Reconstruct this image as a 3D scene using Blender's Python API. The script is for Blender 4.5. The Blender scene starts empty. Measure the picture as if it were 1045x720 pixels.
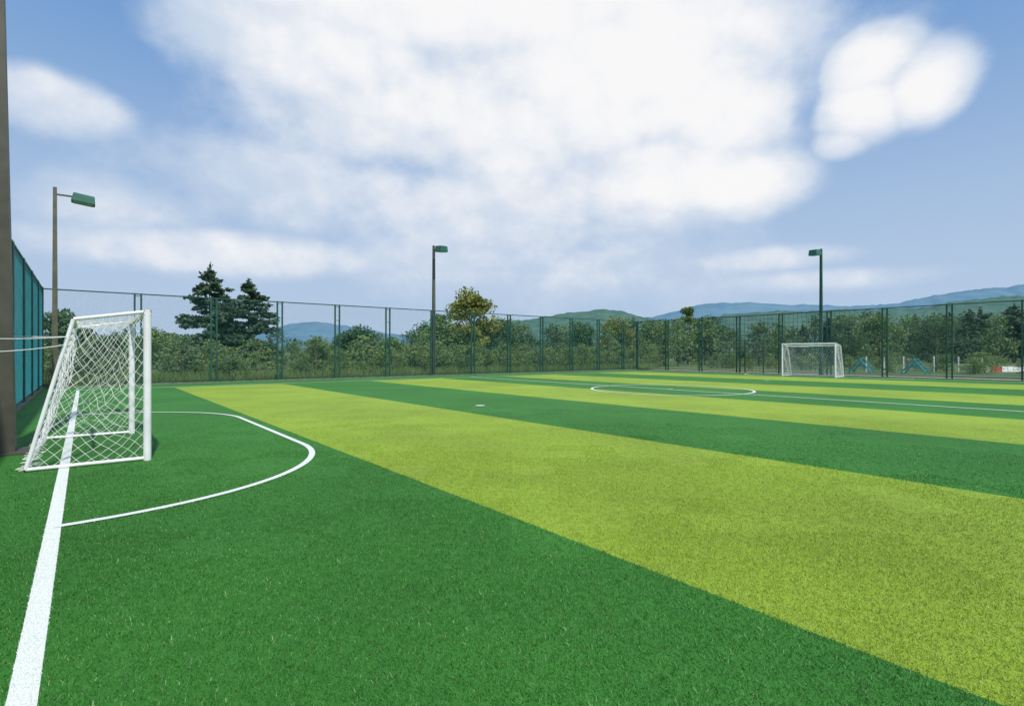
import bpy, math, numpy as np
from mathutils import Vector
R=math.radians
rng=np.random.default_rng(7)
F=548.0; H=1.42
A,B=.7826,.6226
def P(u,v,z=0.0): return np.array([A*u-B*v, B*u+A*v, z])
def PX(x,Y,y=None):
    X=(x-522.5)/F*Y
    return (X,Y) if y is None else (X,Y,H+(360-y)/F*Y)

# ---------------- helpers ----------------
def mk(name,V,Q,mats=(),midx=None,parent=None,smooth=False):
    me=bpy.data.meshes.new(name)
    me.from_pydata(np.asarray(V).tolist(),[],np.asarray(Q).tolist() if isinstance(Q,np.ndarray) else Q)
    for m in mats: me.materials.append(m)
    if midx is not None: me.polygons.foreach_set('material_index',np.asarray(midx,dtype=np.int32))
    if smooth: me.polygons.foreach_set('use_smooth',np.ones(len(me.polygons),dtype=bool))
    me.update()
    o=bpy.data.objects.new(name,me); bpy.context.scene.collection.objects.link(o)
    if parent: o.parent=parent
    return o
def empty(name):
    o=bpy.data.objects.new(name,None); bpy.context.scene.collection.objects.link(o); return o
def prisms(segs,r0,r1=None,sides=4):
    S=np.asarray(segs,float).reshape(-1,2,3); n=len(S)
    r0=np.broadcast_to(np.asarray(r0,float),(n,)); r1=r0 if r1 is None else np.broadcast_to(np.asarray(r1,float),(n,))
    d=S[:,1]-S[:,0]; d/= (np.linalg.norm(d,axis=1,keepdims=True)+1e-9)
    up=np.tile([0,0,1.],(n,1)); par=np.abs(d[:,2])>.99; up[par]=[A,B,0]
    a=np.cross(up,d); a/=np.linalg.norm(a,axis=1,keepdims=True)+1e-9
    b=np.cross(d,a)
    th=(np.arange(sides)+.5)*2*np.pi/sides
    ring=a[:,None,:]*np.cos(th)[None,:,None]+b[:,None,:]*np.sin(th)[None,:,None]
    v0=S[:,0][:,None,:]+ring*r0[:,None,None]; v1=S[:,1][:,None,:]+ring*r1[:,None,None]
    V=np.concatenate([v0,v1],axis=1).reshape(-1,3)
    q=[]
    for i in range(sides):
        j=(i+1)%sides; q.append([i,j,sides+j,sides+i])
    q=np.array(q)
    if sides==4: q=np.vstack([q,[[3,2,1,0],[4,5,6,7]]])
    Q=(q[None]+(np.arange(n)*2*sides)[:,None,None]).reshape(-1,4)
    return V,Q
def join(parts):
    Vs=[];Qs=[];Ms=[];o=0
    for V,Q,m in parts:
        Vs.append(V);Qs.append(Q+o);Ms.append(np.full(len(Q),m));o+=len(V)
    return np.vstack(Vs),np.vstack(Qs),np.concatenate(Ms)
def box(c,ax,ay,az,sx,sy,sz):
    c=np.asarray(c,float);V=[]
    for k in (-1,1):
        for i,j in ((-1,-1),(1,-1),(1,1),(-1,1)):
            V.append(c+np.asarray(ax)*i*sx/2+np.asarray(ay)*j*sy/2+np.asarray(az)*k*sz/2)
    return np.array(V),np.array([[3,2,1,0],[4,5,6,7],[0,1,5,4],[1,2,6,5],[2,3,7,6],[3,0,4,7]])
DU=np.array([A,B,0]);DV=np.array([-B,A,0]);DZ=np.array([0,0,1.])

class NT:
    def __init__(s,tree): s.t=tree
    def n(s,typ,**k):
        o=s.t.nodes.new(typ)
        for a,b in k.items(): setattr(o,a,b)
        return o
    def put(s,sock,val):
        if hasattr(val,'is_output'): s.t.links.new(val,sock)
        else: sock.default_value=val
    def m(s,op,a,b=0.0,c=None,clamp=False):
        o=s.n('ShaderNodeMath',operation=op,use_clamp=clamp)
        s.put(o.inputs[0],a); s.put(o.inputs[1],b)
        if c is not None: s.put(o.inputs[2],c)
        return o.outputs[0]
    def mix(s,f,a,b,bt='MIX'):
        o=s.n('ShaderNodeMix',data_type='RGBA',blend_type=bt)
        s.put(o.inputs[0],f); s.put(o.inputs[6],a); s.put(o.inputs[7],b)
        return o.outputs[2]
    def sstep(s,v,a,b,c=0.,d=1.):
        o=s.n('ShaderNodeMapRange',interpolation_type='SMOOTHSTEP')
        s.put(o.inputs[0],v); o.inputs[1].default_value=a;o.inputs[2].default_value=b;o.inputs[3].default_value=c;o.inputs[4].default_value=d
        return o.outputs[0]
    def noise(s,vec,scale,detail=2,rough=.5):
        o=s.n('ShaderNodeTexNoise'); 
        if vec is not None: s.put(o.inputs['Vector'],vec)
        o.inputs['Scale'].default_value=scale;o.inputs['Detail'].default_value=detail;o.inputs['Roughness'].default_value=rough
        return o.outputs['Fac']
def c4(*c): return (c[0],c[1],c[2],1)
def newmat(name):
    m=bpy.data.materials.new(name); m.use_nodes=True
    nt=NT(m.node_tree); b=m.node_tree.nodes['Principled BSDF']
    return m,nt,b
def simple(name,col,rough=.6,var=.25,scale=3.,metal=0.,bump=0.):
    m,nt,b=newmat(name)
    pos=nt.n('ShaderNodeNewGeometry').outputs['Position']
    f=nt.noise(pos,scale,2,.6)
    f=nt.sstep(f,.3,.7)
    d=[max(0,x*(1-var)) for x in col]; l=[min(1,x*(1+var)) for x in col]
    nt.put(b.inputs['Base Color'],nt.mix(f,c4(*d),c4(*l)))
    b.inputs['Roughness'].default_value=rough;b.inputs['Metallic'].default_value=metal
    if bump:
        bn=nt.n('ShaderNodeBump');bn.inputs['Strength'].default_value=bump;bn.inputs['Distance'].default_value=.02
        nt.put(bn.inputs['Height'],nt.noise(pos,scale*6,2,.6)); nt.put(b.inputs['Normal'],bn.outputs[0])
    return m

# ---------------- turf material ----------------
DC0,DC1,DR,GL=8.6,12.9,2.86,-.2
DARK=(.043,.190,.026); LIGHT=(.270,.385,.036)
def turf(name,blades):
    m,nt,b=newmat(name)
    pos=nt.n('ShaderNodeNewGeometry').outputs['Position']
    sep=nt.n('ShaderNodeSeparateXYZ');nt.put(sep.inputs[0],pos);x,y,z=sep.outputs
    u=nt.m('ADD',nt.m('MULTIPLY',x,A),nt.m('MULTIPLY',y,B))
    v=nt.m('ADD',nt.m('MULTIPLY',x,-B),nt.m('MULTIPLY',y,A))
    fine0=nt.noise(pos,75 if blades else 150,2,.7)
    jit=nt.m('MULTIPLY',nt.m('SUBTRACT',fine0,.5),.045)
    uj=nt.m('ADD',u,jit)
    fr=nt.m('FRACT',nt.m('DIVIDE',nt.m('SUBTRACT',uj,2.9),8.5))
    light=nt.m('LESS_THAN',fr,.5)
    light=nt.m('MULTIPLY',light,nt.m('LESS_THAN',v,26.0))
    col=nt.mix(light,c4(*DARK),c4(*LIGHT))
    big=nt.sstep(nt.noise(pos,.35,3,.6),.3,.7,.88,1.12)
    fine=nt.sstep(fine0,.30,.70,.66 if not blades else .70,1.34 if not blades else 1.3)
    mid=nt.sstep(nt.noise(pos,11,2,.65),.3,.7,.92,1.08)
    k=nt.m('MULTIPLY',nt.m('MULTIPLY',big,fine),mid)
    if not blades: k=nt.m('MULTIPLY',k,.95)
    vm=nt.n('ShaderNodeVectorMath',operation='SCALE');nt.put(vm.inputs[0],col);nt.put(vm.inputs['Scale'],k)
    col=vm.outputs[0]
    if blades:
        rnd=nt.n('ShaderNodeNewGeometry').outputs['Random Per Island']
        pale=nt.sstep(rnd,.90,.99,0,.55)
        col=nt.mix(pale,col,c4(.44,.54,.27))
        l1=nt.m('LESS_THAN',nt.m('ABSOLUTE',nt.m('SUBTRACT',nt.m('ADD',u,nt.m('MULTIPLY',jit,.6)),GL)),.052)
        vc=nt.m('SUBTRACT',v,nt.m('MINIMUM',nt.m('MAXIMUM',v,DC0),DC1))
        uu=nt.m('SUBTRACT',u,GL)
        ln=nt.m('SQRT',nt.m('ADD',nt.m('MULTIPLY',uu,uu),nt.m('MULTIPLY',vc,vc)))
        l2=nt.m('MULTIPLY',nt.m('LESS_THAN',nt.m('ABSOLUTE',nt.m('SUBTRACT',nt.m('ADD',ln,nt.m('MULTIPLY',jit,.4)),DR)),.04),nt.m('GREATER_THAN',uu,0.))
        w=nt.m('MAXIMUM',l1,l2)
        col=nt.mix(w,col,c4(.80,.81,.76))
        b.inputs['Roughness'].default_value=.5
        b.inputs['Specular IOR Level'].default_value=.3
    else:
        sp=nt.sstep(nt.noise(pos,210,1,.5),.66,.78,0,.5)
        col=nt.mix(sp,col,c4(.34,.44,.16))
        b.inputs['Roughness'].default_value=.7
        b.inputs['Specular IOR Level'].default_value=.2
        bn=nt.n('ShaderNodeBump');bn.inputs['Strength'].default_value=.5;bn.inputs['Distance'].default_value=.008
        nt.put(bn.inputs['Height'],fine0); nt.put(b.inputs['Normal'],bn.outputs[0])
    nt.put(b.inputs['Base Color'],col)
    return m
M_turf=turf('artificial_turf_mat',False); M_blade=turf('turf_fibre_mat',True)

# ---------------- ground & turf ----------------
M_ground,nt,b=newmat('meadow_mat')
pos=nt.n('ShaderNodeNewGeometry').outputs['Position']
c=nt.mix(nt.sstep(nt.noise(pos,.08,3,.65),.35,.65),c4(.06,.12,.03),c4(.14,.17,.055))
c=nt.mix(nt.sstep(nt.noise(pos,3,3,.7),.45,.7),c,c4(.045,.10,.022))
nt.put(b.inputs['Base Color'],c);b.inputs['Roughness'].default_value=.9
g=12000
mk('ground',[(-g,-g,-.05),(g,-g,-.05),(g,g,-.05),(-g,g,-.05)],[(0,1,2,3)],[M_ground])
U0,U1,V0,V1=-1.3,36.45,-14,28.95
mk('football_pitch',[P(U0,V0),P(U1,V0),P(U1,V1),P(U0,V1)],[(0,1,2,3)],[M_turf])
M_path=simple('path_mat',(.42,.33,.26),.9,.2,2.,bump=.3)
mk('path',[P(37.2,-60,-.02),P(41.0,-60,-.02),P(41.0,40,-.02),P(37.2,40,-.02)],[(0,1,2,3)],[M_path])

def tile(n,name,hs,w,seed):
    r=np.random.default_rng(seed)
    bx=(r.random((n,2))-.5)*.5
    th=r.random(n)*np.pi; h=hs*(.55+.6*r.random(n)); lean=(r.normal(size=(n,2)))*hs*.5
    wd=w*(.7+.6*r.random(n))
    dx=np.stack([np.cos(th),np.sin(th)],1)*wd[:,None]/2
    z0=np.zeros((n,1))
    v0=np.hstack([bx-dx,z0]);v1=np.hstack([bx+dx,z0])
    v2=np.hstack([bx+dx*.5+lean,h[:,None]]);v3=np.hstack([bx-dx*.5+lean,h[:,None]])
    V=np.stack([v0,v1,v2,v3],1).reshape(-1,3);Q=np.arange(4*n).reshape(-1,4)
    return mk(name,V,Q,[M_blade])
rings=[(0,4.6,10500,.014,.0032),(4.6,7.5,5000,.012,.0045),(7.5,10.5,2200,.009,.0055),(10.5,13.5,900,.006,.0065)]
NV=5
tp=empty('artificial_turf')
pts=[[[] for _ in range(NV)] for _ in rings]
for iy in range(0,28):
    for ix in range(-36,37):
        cx,cy=ix*.5+.25,iy*.5+1.
        if abs(cx)>cy*1.0+2.5: continue
        u=A*cx+B*cy; v=-B*cx+A*cy
        if u<U0+.3 or v>28: continue
        d=math.hypot(cx,cy)+rng.normal()*.7
        for k,rg in enumerate(rings):
            if rg[0]<=max(d,0)<rg[1]: pts[k][int(rng.integers(NV))].append((cx,cy,0.001))
for k,rg in enumerate(rings):
    for j in range(NV):
        if not pts[k][j]: continue
        p=mk('turf_patch',np.array(pts[k][j]),[],[]);p.parent=tp
        p.instance_type='VERTS'
        t=tile(rg[2]//4,'turf_fibres',rg[3],rg[4],100*k+j); t.parent=p

# ---------------- markings ----------------
M_white,nt,b=newmat('line_mat')
pos=nt.n('ShaderNodeNewGeometry').outputs['Position']
f=nt.sstep(nt.noise(pos,130,2,.7),.3,.6)
nt.put(b.inputs['Base Color'],nt.mix(f,c4(.5,.6,.46),c4(.82,.83,.80)));b.inputs['Roughness'].default_value=.8
mark=empty('pitch_markings')
def ribbon(name,pl,w,z=.006):
    pl=np.array(pl,float);t=np.gradient(pl,axis=0);t/=np.linalg.norm(t,axis=1,keepdims=True)
    nrm=np.stack([-t[:,1],t[:,0]],1)
    L=pl+nrm*w/2;Rr=pl-nrm*w/2;V=[];n=len(pl)
    for a in L: V.append(P(a[0],a[1],z))
    for a in Rr: V.append(P(a[0],a[1],z))
    mk(name,V,[(i,n+i,n+i+1,i+1) for i in range(n-1)],[M_white],parent=mark)
HW=17.775; FG=35.75; TV=26.2
ribbon('goal_line',[(GL,-9),(GL,TV)],.10)
ribbon('goal_line_far',[(FG,-9),(FG,TV)],.10)
ribbon('touch_line',[(GL-.05,TV),(FG+.05,TV)],.10,.010)
ribbon('halfway_line',[(HW,-9),(HW,TV)],.10)
th=np.linspace(0,2*np.pi,97)
ribbon('centre_circle',[(HW+3*math.cos(a),12.5+3*math.sin(a)) for a in th],.10,.010)
D=[(GL+DR*math.cos(a),DC0+DR*math.sin(a)) for a in np.linspace(-np.pi/2,0,30)]+[(GL+DR*math.cos(a),DC1+DR*math.sin(a)) for a in np.linspace(0,np.pi/2,30)]
ribbon('penalty_area',D,.08,.010)
D2=[(FG-DR*math.cos(a),12.2+DR*math.sin(a)) for a in np.linspace(-np.pi/2,0,30)]+[(FG-DR*math.cos(a),15.8+DR*math.sin(a)) for a in np.linspace(0,np.pi/2,30)]
ribbon('penalty_area_far',D2,.08,.010)
for nm,(su,sv),rr in (('penalty_spot',(8.3,11.8),.13),('centre_spot',(HW,12.5),.12),('penalty_spot_far',(27.3,13.4),.12)):
    mk(nm,[P(su+rr*math.cos(a),sv+rr*math.sin(a),.014) for a in th[:-1:4]],[tuple(range(24))],[M_white],parent=mark)

# ---------------- fences ----------------
M_fence=simple('fence_green_mat',(.014,.075,.055),.45,.25,4.)
M_mesh=simple('fence_wire_mat',(.035,.18,.16),.5,.15,4.)
M_meshb=simple('fence_wire_teal_mat',(.03,.24,.27),.5,.15,4.)
M_kerb=simple('kerb_mat',(.17,.18,.14),.9,.2,5.,bump=.3)
FH=4.07
def fence(a,bq,first,dens=.06,wr=.0019,mm=None):
    a=np.array(a,float);bq=np.array(bq,float);L=np.linalg.norm(bq-a);d=(bq-a)/L
    e=empty('sports_fence')
    def W(s,z): return P(a[0]+d[0]*s,a[1]+d[1]*s,z)
    posts=[];br=[]
    s=first
    ps=[]
    while s<L: ps.append(s); s+=3.0
    for s in ps:
        for o in (-.12,.12):
            if 0<s+o<L: posts.append((W(s+o,0),W(s+o,FH)))
        for z in (.5,1.4,2.3,3.2,3.95): br.append((W(s-.12,z),W(s+.12,z)))
    posts+= [(W(0,0),W(0,FH+.03)),(W(L,0),W(L,FH+.03))]
    V,Q=prisms(posts,.05); mk('posts',V,Q,[M_fence],parent=e)
    V,Q=prisms(br,.018); mk('brackets',V,Q,[M_fence],parent=e)
    V,Q=prisms([(W(0,FH-.03),W(L,FH-.03)),(W(0,.12),W(L,.12))],.034); mk('rails',V,Q,[M_fence],parent=e)
    segs=[];z0,z1=.14,FH-.05;hh=z1-z0
    for s in np.arange(-hh,L,dens*1.414):
        s0,s1=s,s+hh;za,zb=z0,z1
        if s0<0: za=z0-s0;s0=0
        if s1>L: zb=z1-(s1-L);s1=L
        if s1-s0<.02: continue
        k=max(1,int((s1-s0)/.33))
        tt=np.linspace(0,1,k+1)
        for q0,q1 in ((za,zb),(z1-(za-z0),z0+(z1-zb))):
            pp=[W(s0+(s1-s0)*t,q0+(q1-q0)*t) for t in tt]
            segs+= [(pp[i],pp[i+1]) for i in range(k)]
    V,Q=prisms(segs,wr,sides=3); mk('chain_link',V,Q,[mm or M_mesh],parent=e)
    V,Q=box(W(L/2,0.0),(DU*d[0]+DV*d[1]),(DU*-d[1]+DV*d[0]),DZ,L,.16,.1); mk('kerb',V,Q,[M_kerb],parent=e)
    return e
fence((-1.35,29.05),(36.6,29.05),3.2)
fence((36.6,28.9),(36.6,-14),2.9)
fence((-1.35,28.9),(-1.35,-10),2.6,wr=.0032,mm=M_meshb)
gt=empty('fence_gate')
segs=[]
for v in np.arange(12.6,21.4,.28): segs.append((P(36.72,v,.1),P(36.72,v,FH)))
for z in np.arange(.1,4.1,.28): segs.append((P(36.72,12.6,z),P(36.72,21.28,z)))
V,Q=prisms(segs,.011);mk('grid',V,Q,[M_fence],parent=gt)
segs=[(P(36.45,18.1,0),P(36.45,18.1,2.3)),(P(36.45,19.4,0),P(36.45,19.4,2.3)),(P(36.45,18.1,2.3),P(36.45,19.4,2.3)),(P(36.45,18.1,1.1),P(36.45,19.4,1.1))]
V,Q=prisms(segs,.04);mk('gate_frame',V,Q,[M_fence],parent=gt)

# ---------------- floodlight poles ----------------
M_pole=simple('pole_mat',(.10,.10,.065),.55,.2,3.)
M_poled=simple('pole_dark_mat',(.06,.06,.04),.55,.2,3.)
M_lamp=simple('lamp_housing_mat',(.02,.12,.085),.4,.15,3.)
M_glass=simple('lamp_glass_mat',(.5,.52,.5),.15,.1,3.)
def flood(u,v,dr,h=8.15,w=.1,lean=(0,0),mat=M_pole):
    e=empty('floodlight_pole');b0=P(u,v)
    dr=np.array([dr[0]*A-dr[1]*B,dr[0]*B+dr[1]*A,0]);dr/=np.linalg.norm(dr);sd=np.cross(DZ,dr)
    top=b0+np.array([lean[0],lean[1],h])
    V,Q=prisms([(b0,top)],w*1.414,w*.62*1.414);mk('pole',V,Q,[mat],parent=e)
    V,Q=box(b0+DZ*.015,dr,sd,DZ,w*4,w*4,.03);mk('base_plate',V,Q,[mat],parent=e)
    a1=top-DZ*.28
    V,Q=prisms([(a1,a1+dr*.62)],.045);mk('arm',V,Q,[mat],parent=e)
    hd=(dr*.97-DZ*.1);hd/=np.linalg.norm(hd);hz=np.cross(hd,sd)*-1
    if hz[2]<0:hz=-hz
    c=a1+hd*.92+DZ*.03
    V,Q=box(c,hd,sd,hz,.8,.52,.36)
    V=V.copy();V[4:]=c+(V[4:]-c)*[.86,.86,1]
    o=mk('lamp_head',V,Q,[M_lamp],parent=e)
    bv=o.modifiers.new('b','BEVEL');bv.width=.03;bv.segments=2
    V,Q=box(c-hz*.188,hd,sd,hz,.66,.42,.02);mk('lamp_glass',V,Q,[M_glass],parent=e)
    return e
flood(-.95,28.65,(1,.0))
flood(17.15,29.45,(0,-1))
flood(37.3,14.75,(-1,0),mat=M_fence)
flood(-.93,10.42,(1,0),w=.16,lean=(-.12,0),mat=M_poled)

# ---------------- goals ----------------
M_gw=simple('goal_paint_mat',(.80,.81,.80),.35,.06,5.)
M_net=simple('net_mat',(.80,.81,.78),.8,.08,5.)
def goal(u,v0,v1,s,ropes=False):
    e=empty('football_goal')
    def G(d,v,z): return P(u-s*d,v,z)
    TD,TZ,BD=.76,1.84,1.20
    segs=[(G(0,v0,0),G(0,v0,2.0)),(G(0,v1,0),G(0,v1,2.0)),(G(0,v0-.04,1.96),G(0,v1+.04,1.96))]
    V,Q=prisms(segs,.046,sides=12);mk('posts_crossbar',V,Q,[M_gw],parent=e,smooth=True)
    segs=[]
    for v in (v0,v1):
        segs+=[(G(0,v,1.97),G(TD,v,TZ)),(G(TD,v,TZ),G(BD,v,.03)),(G(0,v,.03),G(BD,v,.03))]
    segs+=[(G(TD,v0,TZ),G(TD,v1,TZ)),(G(BD,v0,.03),G(BD,v1,.03))]
    V,Q=prisms(segs,.024,sides=8);mk('rear_frame',V,Q,[M_gw],parent=e,smooth=True)
    ns=[]
    def sheet(fn,nu,nv,bul,nvec,diag=False):
        ph=rng.random(4)*6
        def pt(ss,tt):
            edge=math.sin(math.pi*min(1,max(0,ss)))*math.sin(math.pi*min(1,max(0,tt)))
            s2=ss+.05*edge*math.sin(9*tt+ph[0]+3*ss)+.012*edge*math.sin(31*tt+17*ss+ph[3]);t2=tt-.07*edge+.04*edge*math.sin(8*ss+ph[1]+4*tt)+.012*edge*math.sin(27*ss-13*tt)
            return fn(s2,t2)+np.array(nvec)*edge*(bul+.07*math.sin(7*ss+5*tt+ph[2])+.03*math.sin(19*ss-11*tt+ph[1]))
        for i in range(nu):
            for j in range(nv):
                a=(i+.5)/nu;b_=(j+.5)/nv;ha=.5/nu;hb=.5/nv
                q=[pt(a-ha,b_),pt(a,b_+hb),pt(a+ha,b_),pt(a,b_-hb)]
                ns.extend([(q[0],q[1]),(q[1],q[2]),(q[2],q[3]),(q[3],q[0])])
    def side(v):
        def f(ss,tt):
            back=BD+(TD-BD)*tt
            return G(back*ss,v,.03+tt*(1.95-(1.95-TZ+.02)*ss))
        return f
    nd=P(0,1)
    sheet(side(v0),8,12,.06,nd,True);sheet(side(v1),8,12,-.06,nd,True)
    n=int((v1-v0)/.16)
    sheet(lambda a_,b_:G(BD+(TD-BD)*b_,v0+(v1-v0)*a_,.03+b_*(TZ-.03)),n,12,.12,P(s*1.,0),True)
    sheet(lambda a_,b_:G(TD*b_,v0+(v1-v0)*a_,1.97-(1.97-TZ)*b_),n,5,-.09,DZ,True)
    V,Q=prisms(ns,.0029 if ropes else .0045,sides=4);mk('net',V,Q,[M_net],parent=e)
    if ropes:
        rp=[];
        for (p0,p1,sag) in ((G(TD+.05,v0,1.62),P(-1.33,v0-1.6,1.60),.04),(G(TD+.08,v0,1.52),P(-1.33,v0-1.6,1.44),.05),(G(TD,v1,1.70),P(-1.33,v1-.3,1.72),.03)):
            q=[p0+(p1-p0)*t-DZ*sag*4*t*(1-t) for t in np.linspace(0,1,9)]
            rp+=[(q[i],q[i+1]) for i in range(8)]
        V,Q=prisms(rp,.005,sides=6);mk('guy_rope',V,Q,[M_net],parent=e)
        sk=[]
        for k in range(45):
            v=v0+rng.random()*(v1-v0);p0=G(BD+.0,v,.03)
            p1=G(BD+.03+.08*rng.random(),v+rng.normal()*.06,.015+.02*rng.random());p2=G(BD-.12*rng.random(),v+rng.normal()*.1,.02+.05*rng.random())
            sk+=[(p0,p1),(p1,p2)]
        V,Q=prisms(sk,.0035);mk('net_skirt',V,Q,[M_net],parent=e)
    return e
goal(.65,8.6,11.6,1,True)
goal(33.8,12.6,15.6,-1)

# ---------------- vegetation ----------------
def leafmat(name,c0,c1,c2,sc=.5):
    m,nt,b=newmat(name)
    g=nt.n('ShaderNodeNewGeometry');rnd=g.outputs['Random Per Island']
    f=nt.sstep(nt.noise(g.outputs['Position'],sc,1,.6),.35,.65)
    c=nt.mix(f,c4(*c0),c4(*c1)); c=nt.mix(nt.m('MULTIPLY',rnd,.6),c,c4(*c2))
    nt.put(b.inputs['Base Color'],c);b.inputs['Roughness'].default_value=.65;b.inputs['Specular IOR Level'].default_value=.3
    tr=nt.n('ShaderNodeBsdfTranslucent');nt.put(tr.inputs[0],c)
    mx=nt.n('ShaderNodeMixShader');mx.inputs[0].default_value=.3
    out=m.node_tree.nodes['Material Output']
    nt.put(mx.inputs[1],b.outputs[0]);nt.put(mx.inputs[2],tr.outputs[0]);nt.put(out.inputs[0],mx.outputs[0])
    return m
M_bark=simple('bark_mat',(.12,.105,.08),.9,.3,6.)
M_leaf=leafmat('leaf_mat',(.11,.21,.075),(.17,.27,.095),(.21,.28,.11))
M_leafd=leafmat('leaf_dark_mat',(.06,.135,.065),(.10,.18,.08),(.12,.20,.09))
M_yel=leafmat('leaf_autumn_mat',(.25,.27,.06),(.33,.33,.08),(.17,.25,.07))
M_con=leafmat('needle_mat',(.06,.12,.08),(.09,.16,.095),(.12,.18,.11))
M_shr=leafmat('shrub_mat',(.13,.24,.07),(.19,.28,.095),(.25,.29,.11))
M_wood=leafmat('woodland_haze_mat',(.095,.185,.095),(.15,.24,.11),(.19,.25,.115),.12)  # forest greens lightened and blued, distance haze painted into the leaf colour
def quads(c,size,r,flat=0.):
    n=len(c);a=r.normal(size=(n,3));a[:,2]*=(1-flat);a/=np.linalg.norm(a,axis=1,keepdims=True)
    t=r.normal(size=(n,3));bq=np.cross(a,t);bq/=np.linalg.norm(bq,axis=1,keepdims=True)
    sz=(size*(.5+r.random(n)))[:,None]
    a=a*sz;bq=bq*sz*.6
    V=np.stack([c-a*.5,c+bq*.5,c+a*.5,c-bq*.5],1).reshape(-1,3)
    return V,np.arange(4*n).reshape(-1,4)
def decid(r,h,w,nl,ls,base=.25,point=0.):
    parts=[];k=int(22+14*r.random())
    cs=[];rad=[]
    for i in range(k):
        t=r.random()**.8
        z=h*(base+(.95-base)*t)
        prof=math.sin(math.pi*min(1,(.12+.88*t)**(.8)))**.6 if point==0 else (1-t)**.7+.1
        rr=w/2*prof*(.35+.65*r.random()**.5)
        th=r.random()*6.283
        cs.append([rr*math.cos(th)*.85,rr*math.sin(th)*.85,z]);rad.append(w*(.10+.10*r.random())*(1 if point==0 else .8))
    cs=np.array(cs);rad=np.array(rad)
    S=[];r0=[];r1=[]
    S.append((np.zeros(3),np.array([0,0,h*.35])));r0.append(h*.022);r1.append(h*.016)
    S.append((np.array([0,0,h*.35]),np.array([0,0,h*.85])));r0.append(h*.016);r1.append(h*.004)
    for c in cs:
        S.append((np.array([0,0,max(h*.12,c[2]-h*.2)]),c));r0.append(h*.005);r1.append(h*.0015)
    V,Q=prisms(S,r0,r1);parts.append((V,Q,0))
    idx=r.integers(0,k,nl)
    dd=r.normal(size=(nl,3));dd/=np.linalg.norm(dd,axis=1,keepdims=True);dd*=(r.random((nl,1))**.45)
    c=cs[idx]+dd*rad[idx][:,None]*[1.25,1.25,.8]
    V,Q=quads(c,np.full(nl,ls),r,.2);parts.append((V,Q,1))
    return parts
def conif(r,h,w,dens=1.,ls=.3):
    parts=[];S=[(np.zeros(3),np.array([0,0,h*.5])),(np.array([0,0,h*.5]),np.array([0,0,h]))];r0=[h*.02,h*.013];r1=[h*.013,h*.002]
    C=[]
    z=h*.12
    while z<h*.985:
        t=(z/h)
        nb=int(5+3*r.random())
        for k in range(nb):
            th=r.random()*6.283
            L=w/2*((1-t)**.62)*(.5+.6*r.random())+.12
            if r.random()<.15: L*=1.25
            tip=np.array([L*math.cos(th),L*math.sin(th),z+ L*(.12-.30*(1-t))+r.normal()*.12])
            st=np.array([0,0,z]);S.append((st,tip));r0.append(.035*(1-t)+.01);r1.append(.006)
            n=int((10+34*L)*dens)
            s=.15+.85*r.random(n)**.7
            p=st+(tip-st)*s[:,None]+r.normal(size=(n,3))*[.17,.17,.09]*(.5+.5*L/ (w/2))
            p[:,2]-=.08*r.random(n);C.append(p)
        z+=h*.03*(1.1+.7*r.random())
    n=int(60*dens);C.append(np.array([0,0,h*.97])+r.normal(size=(n,3))*[.07,.07,.3])
    C=np.vstack(C)
    V,Q=prisms(S,r0,r1);parts.append((V,Q,0))
    V,Q=quads(C,np.full(len(C),ls),r,.4);parts.append((V,Q,1))
    return parts
def place(name,parts,loc,mats):
    V,Q,M=join(parts);o=mk(name,V,Q,mats,M);o.location=loc;o.rotation_euler[2]=rng.random()*6
    return o
GZ=-.05
def tree_px(name,x,ytop,Y,kind,wpx,mats,nl=4200,ls=.24,**k):
    X,Yy,Z=PX(x,Y,ytop);h=Z-GZ;w=wpx/F*Y
    r=np.random.default_rng(int(x*7+ytop))
    pr=conif(r,h,w,**k) if kind=='c' else decid(r,h,w,nl,ls,**k)
    return place(name,pr,(X,Y,GZ),mats)
tree_px('pine_tree',214,276,46,'c',84,[M_bark,M_con],dens=1.4,ls=.26)
tree_px('pine_tree',254,289,48,'c',82,[M_bark,M_con],dens=1.4,ls=.26)
tree_px('pine_tree',233,305,52,'c',56,[M_bark,M_con],dens=1.2,ls=.28)
tree_px('birch_tree',479,295,52,'d',62,[M_bark,M_yel],nl=9500,ls=.26,base=.10)
tree_px('broadleaf_tree',450,320,50,'d',52,[M_bark,M_leaf],nl=5000,base=.12)
tree_px('broadleaf_tree',507,324,56,'d',50,[M_bark,M_leafd],nl=5000,base=.12)
tree_px('broadleaf_tree',365,337,50,'d',56,[M_bark,M_leafd],nl=4500,base=.1)
tree_px('broadleaf_tree',402,345,48,'d',44,[M_bark,M_leaf],nl=3500,base=.1)
tree_px('broadleaf_tree',60,318,42,'d',66,[M_bark,M_leafd],nl=4500,base=.1)
tree_px('broadleaf_tree',160,338,50,'d',60,[M_bark,M_leaf],nl=4500,base=.1)
tree_px('broadleaf_tree',628,326,64,'d',48,[M_bark,M_yel],nl=5200,base=.1)
tree_px('poplar_tree',702,313,70,'d',34,[M_bark,M_leaf],nl=5000,base=.1,point=1)
tree_px('broadleaf_tree',727,324,74,'d',46,[M_bark,M_leafd],nl=4700,base=.1)
tree_px('broadleaf_tree',590,329,66,'d',48,[M_bark,M_leafd],nl=4500,base=.1)
tree_px('broadleaf_tree',665,329,70,'d',46,[M_bark,M_leaf],nl=4700,base=.1)
tree_px('broadleaf_tree',850,328,70,'d',52,[M_bark,M_leafd],nl=4500,base=.12)
tree_px('broadleaf_tree',898,323,66,'d',58,[M_bark,M_leaf],nl=5000,base=.1)
tree_px('broadleaf_tree',955,322,74,'d',60,[M_bark,M_leafd],nl=5000,base=.1)
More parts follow.
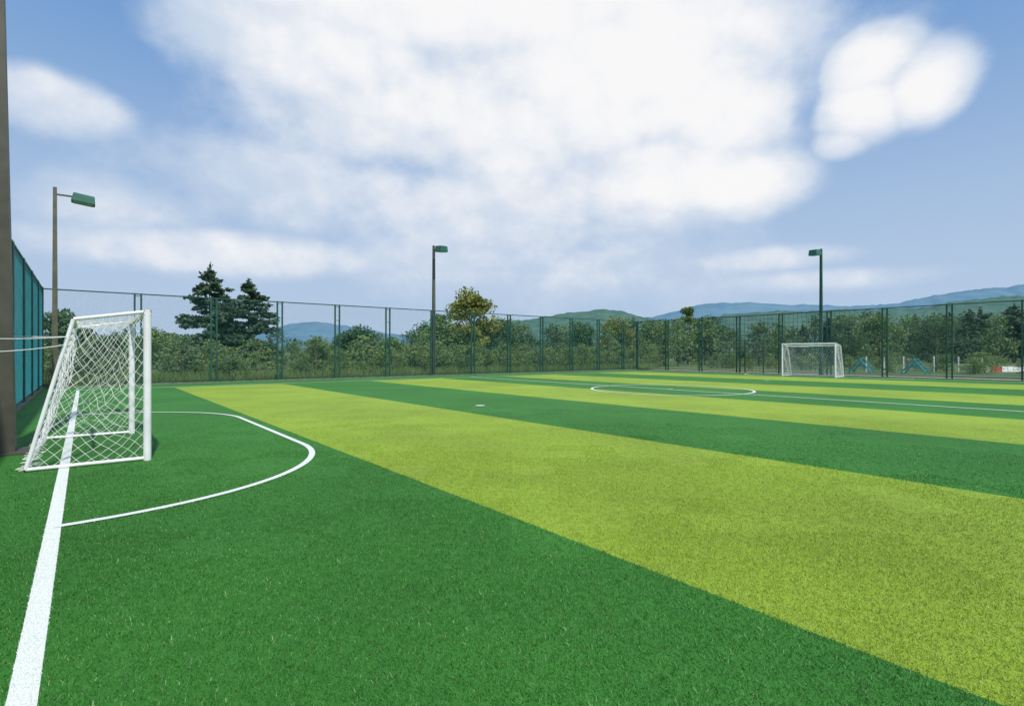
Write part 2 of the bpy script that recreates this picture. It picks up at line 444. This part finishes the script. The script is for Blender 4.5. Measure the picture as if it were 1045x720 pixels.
tree_px('pine_tree',1000,316,80,'c',64,[M_bark,M_con],dens=1.1,ls=.4)
tree_px('pine_tree',1035,312,82,'c',64,[M_bark,M_con],dens=1.1,ls=.4)

T=[join(decid(np.random.default_rng(50+i),1.,.95,1100,.055,base=.05)) for i in range(5)]+[join(conif(np.random.default_rng(80+i),8.,4.2,.5,.42)) for i in range(2)]
T=[(V/(8. if i>=5 else 1.),Q,M) for i,(V,Q,M) in enumerate(T)]
def mass(name,items,mats):
    Vs=[];Qs=[];Ms=[];o=0
    for (X,Y,h,w,k) in items:
        V,Q,M=T[k];th=rng.random()*6.28;cc,ss=math.cos(th),math.sin(th)
        W=V.copy();x=V[:,0]*cc-V[:,1]*ss;y=V[:,0]*ss+V[:,1]*cc
        sc=w if k<5 else h
        W[:,0]=x*sc+X;W[:,1]=y*sc+Y;W[:,2]=V[:,2]*h+GZ
        if k<5:
            mm=np.where(M==1,1+int(rng.choice([0,0,1,1,2],1)[0]),0)
        else: mm=np.where(M==1,4,0)
        Vs.append(W);Qs.append(Q+o);Ms.append(mm);o+=len(V)
    return mk(name,np.vstack(Vs),np.vstack(Qs),mats,np.concatenate(Ms))
prof_x=[-500,0,60,150,300,350,430,480,560,640,700,760,860,900,960,1045,1300,1700]
prof_y=[333,336,340,344,347,346,341,335,337,334,331,329,328,325,323,320,314,314]
items=[]
for i in range(290):
    x=rng.uniform(-350,1400);yt=np.interp(x,prof_x,prof_y)+rng.normal()*6+2
    Y=rng.uniform(56,100)
    if x>860: Y=rng.uniform(74,108)
    X,_,Z=PX(x,Y,yt);h=max(1.8,Z-GZ)
    items.append((X,Y,h,h*rng.uniform(.65,1.15),int(rng.choice([0,1,2,3,4,5,6],p=[.15,.15,.15,.15,.15,.125,.125]))))
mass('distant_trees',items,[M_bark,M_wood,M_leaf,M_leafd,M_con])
items=[]
for i in range(210):
    u=rng.uniform(-14,44);v=30.8+abs(rng.normal())*5.5
    X,Y,_=P(u,v);h=rng.uniform(.5,1.9)*rng.uniform(.7,1.25)+ (v-30)*.07
    items.append((X,Y,h,h*rng.uniform(.9,1.7),int(rng.integers(0,5))))
for i in range(60):
    v=rng.uniform(-10,30);u=46+abs(rng.normal())*8
    X,Y,_=P(u,v);h=rng.uniform(.6,1.6)
    items.append((X,Y,h,h*rng.uniform(1.1,1.8),int(rng.integers(0,5))))
mass('shrubs',items,[M_bark,M_shr,M_leaf,M_wood,M_con])
n=26000
uu=rng.uniform(-10,40,n);vv=29.35+rng.random(n)**1.5*5
base=np.stack([A*uu-B*vv,B*uu+A*vv,np.full(n,-.05)],1)
hgt=rng.uniform(.15,.6,n);ln=rng.normal(size=(n,2))*.12;th=rng.random(n)*3.14
dx=np.stack([np.cos(th),np.sin(th),np.zeros(n)],1)*.02
tp3=base+np.stack([ln[:,0],ln[:,1],hgt],1)
V=np.stack([base-dx,base+dx,tp3+dx*.3,tp3-dx*.3],1).reshape(-1,3)
mk('tall_grass',V,np.arange(4*n).reshape(-1,4),[M_shr])

# ---------------- hills ----------------
def hillmat(name,c0,c1,sc):
    m,nt,b=newmat(name);pos=nt.n('ShaderNodeNewGeometry').outputs['Position']
    f=nt.sstep(nt.noise(pos,sc,5,.75),.38,.62);nt.put(b.inputs['Base Color'],nt.mix(f,c4(*c0),c4(*c1)))
    b.inputs['Roughness'].default_value=1;b.inputs['Specular IOR Level'].default_value=0
    return m
def ridge(name,pts,D,mat,amp,seed):
    r=np.random.default_rng(seed)
    xs=np.linspace(pts[0][0],pts[-1][0],900);ys=np.interp(xs,[p[0] for p in pts],[p[1] for p in pts])
    k=np.hanning(31);k/=k.sum();ys=np.convolve(np.pad(ys,15,mode='edge'),k,'valid')
    rough=sum(np.sin(xs*f_+r.random()*6)*a_ for f_,a_ in ((.05,1.2),(.11,.6),(.23,.35),(.47,.25),(.9,.2)))*amp+r.normal(size=len(xs))*.35*amp
    ys=ys+rough
    rows=14;V=[]
    for j in range(rows):
        t=j/(rows-1)
        dd=D*(.62+.38*t)
        zc=H+(360-ys)/F*D
        z=-12+(zc+12)*(t**1.15)
        wob=r.normal(size=len(xs))*D*.002*(1-t)
        for i,x in enumerate(xs): V.append(((x-522.5)/F*D*(.7+.3*t),dd+wob[i],z[i]+ (math.sin(x*.03+j*.9)+math.sin(x*.071+j*1.7))*D*.002*math.sin(math.pi*t)))
    n=len(xs)
    for i,x in enumerate(xs): V.append(((x-522.5)/F*D*1.2,D*1.25,-12))
    Q=[(j*n+i,j*n+i+1,(j+1)*n+i+1,(j+1)*n+i) for j in range(rows) for i in range(n-1)]
    mk(name,V,Q,[mat],smooth=True)
ridge('hills',[(-1200,345),(-200,340),(60,345),(180,347),(240,341),(280,331),(320,327),(380,337),(440,344),(520,335),(600,328),(660,326),(710,311),(760,306),(800,311),(870,313),(930,307),(975,298),(1045,289),(1200,280),(1500,305),(2300,335)],4200,hillmat('far_hill_haze_mat',(.11,.21,.29),(.14,.245,.315),.006),.7,3)  # blue of the far hills is aerial haze painted into the base colour
ridge('hills',[(-1200,354),(200,354),(400,352),(450,344),(500,332),(560,321),(610,314),(640,318),(662,327),(720,327),(760,319),(830,315),(880,318),(940,312),(1000,306),(1045,301),(1200,294),(1500,318),(2300,345)],1700,hillmat('near_hill_haze_mat',(.065,.135,.12),(.10,.18,.14),.03),1.,5)  # green dulled to blue-grey: distance haze is painted into this colour too

# ---------------- outdoor things past the far fence ----------------
M_teal=simple('teal_paint_mat',(.03,.28,.30),.4,.1)
M_wp=simple('white_paint_mat',(.7,.7,.68),.6,.1)
M_red=simple('red_paint_mat',(.40,.05,.04),.5,.1)
for (x,Y) in ((877,39),(932,37.5)):
    X,_=PX(x,Y);e=empty('climbing_frame');c=np.array([X,Y,-.05])
    s=[]
    for o in (0,.9):
        q=c+DU*o
        s+=[(q-DV*.75,q+DZ*1.05),(q+DV*.75,q+DZ*1.05),(q-DV*.4+DZ*.5,q+DV*.4+DZ*.5)]
    V,Q=prisms(s,.055);mk('side_frame',V,Q,[M_teal],parent=e)
    s=[(c+DZ*1.05,c+DU*.9+DZ*1.05)]+[(c+sg*DV*f_+DZ*(1.05-1.4*f_),c+sg*DV*f_+DU*.9+DZ*(1.05-1.4*f_)) for sg in (-1,1) for f_ in (.2,.38,.56)]
    V,Q=prisms(s,.03);mk('rungs',V,Q,[M_teal],parent=e)
for x in (884,902,922,953,978,1002):
    Y=41+ (x-880)*.01;X,_=PX(x,Y)
    s=[((X,Y,-.05),(X,Y,1.15))];V,Q=prisms(s,.05,sides=8);mk('bollard',V,Q,[M_wp])
e=empty('road_barrier')
for i in range(7):
    x=1006+i*6;Y=42;X,_=PX(x,Y)
    V,Q=box((X,Y,.16),(1,0,0),(0,1,0),DZ,.42,.3,.42)
    V=V.copy();V[4:,1]=Y+(V[4:,1]-Y)*.5
    mk('segment',V,Q,[M_red if i in (1,2) else M_wp],parent=e)

# ---------------- sky ----------------
w=bpy.data.worlds.new('World');bpy.context.scene.world=w;w.use_nodes=True
nt=NT(w.node_tree);bg=w.node_tree.nodes['Background']
SE,SAZ=52,150
sky=nt.n('ShaderNodeTexSky',sky_type='NISHITA',sun_disc=False,sun_elevation=R(SE),sun_rotation=R(SAZ),altitude=300,air_density=1.0,dust_density=1.2,ozone_density=1.6)
tc=nt.n('ShaderNodeTexCoord').outputs['Generated']
sep=nt.n('ShaderNodeSeparateXYZ');nt.put(sep.inputs[0],tc);x,y,z=sep.outputs
az=nt.m('ARCTAN2',x,y);el=nt.m('ARCSINE',z)
blobs=[ # centre, radii, weight
 (480,-10,265,85,1.15),(640,80,175,88,1.15),(735,110,75,60,1.1),(755,188,72,36,1.08),(670,180,125,55,1.0),(530,110,250,85,.98),(350,60,160,58,.92),(520,210,270,60,.72),
 (885,66,50,36,1.12),(945,86,46,38,1.10),(880,108,48,34,1.05),(856,146,30,18,.80),
 (55,105,90,34,.60),(240,258,190,25,.80),(120,212,110,36,.66),(330,200,180,50,.62),(520,262,280,50,.56),(780,263,95,14,.60),(850,284,120,12,.50),(560,-90,420,70,1.),
 (-500,120,300,120,.8),(1500,150,300,120,.8)]
tot=None
def AE(px,py):
    dx,dz=(px-522.5)/F,(360-py)/F;return math.atan(dx),math.atan2(dz,math.hypot(1,dx))
for (cx,cy,rx,ry,wt) in blobs:
    a0,e0=AE(cx,cy);ra=(AE(cx+rx,cy)[0]-AE(cx-rx,cy)[0])/2;re=(AE(cx,cy-ry)[1]-AE(cx,cy+ry)[1])/2
    p=nt.m('DIVIDE',nt.m('SUBTRACT',az,a0),ra);q=nt.m('DIVIDE',nt.m('SUBTRACT',el,e0),re)
    d2=nt.m('ADD',nt.m('MULTIPLY',p,p),nt.m('MULTIPLY',q,q))
    d2=nt.m('POWER',d2,1.4)
    g_=nt.m('MULTIPLY',nt.m('EXPONENT',nt.m('MULTIPLY',d2,-.6)),wt)
    tot=g_ if tot is None else nt.m('SMOOTH_MAX',tot,g_,.10)
mp=nt.n('ShaderNodeMapping');nt.put(mp.inputs[0],tc);mp.inputs['Scale'].default_value=(1,1,1.35);mp.inputs['Location'].default_value=(3.1,1.2,.4)
n1=nt.noise(mp.outputs[0],5.0,8,.55)
mp2=nt.n('ShaderNodeMapping');nt.put(mp2.inputs[0],tc);mp2.inputs['Scale'].default_value=(1,1,1.35);mp2.inputs['Location'].default_value=(3.12,1.2,.44)
n1b=nt.noise(mp2.outputs[0],5.0,5,.55)
nn=nt.m('MULTIPLY',nt.m('SUBTRACT',n1,.5),1.15)
val=nt.m('ADD',tot,nn)
alpha=nt.sstep(val,.20,.62,0,.98)
relief=nt.m('MULTIPLY',nt.m('SUBTRACT',n1,n1b),.85)
whit=nt.sstep(nt.m('ADD',nt.m('ADD',nt.m('MULTIPLY',tot,.80),nt.m('MULTIPLY',n1,.35)),relief),.50,1.06)
K=10.
ccol=nt.mix(whit,c4(.57*K,.67*K,.82*K),c4(.955*K,.95*K,.955*K))
skc=nt.mix(.78,sky.outputs[0],c4(.16*K,.36*K,.72*K))
haze=nt.sstep(el,.02,.60,1.0,0.)
skc=nt.mix(haze,skc,c4(.46*K,.59*K,.77*K))
nt.put(bg.inputs[0],nt.mix(alpha,skc,ccol));bg.inputs[1].default_value=.1

sun=bpy.data.lights.new('sun','SUN');sun.energy=3.9;sun.angle=R(1.2);sun.color=(1,.95,.86)
so=bpy.data.objects.new('sun',sun);bpy.context.scene.collection.objects.link(so)
sd=Vector((math.sin(R(SAZ))*math.cos(R(SE)),math.cos(R(SAZ))*math.cos(R(SE)),math.sin(R(SE))))
so.rotation_euler=sd.to_track_quat('Z','Y').to_euler()

cam=bpy.data.cameras.new('camera');cam.lens=36*F/1045;cam.sensor_width=36;cam.clip_start=.05;cam.clip_end=30000
co=bpy.data.objects.new('camera',cam);bpy.context.scene.collection.objects.link(co)
co.location=(0,0,H);co.rotation_euler=(R(90),0,0);bpy.context.scene.camera=co
sc=bpy.context.scene;sc.view_settings.view_transform='Standard';sc.view_settings.look='None';sc.view_settings.exposure=0
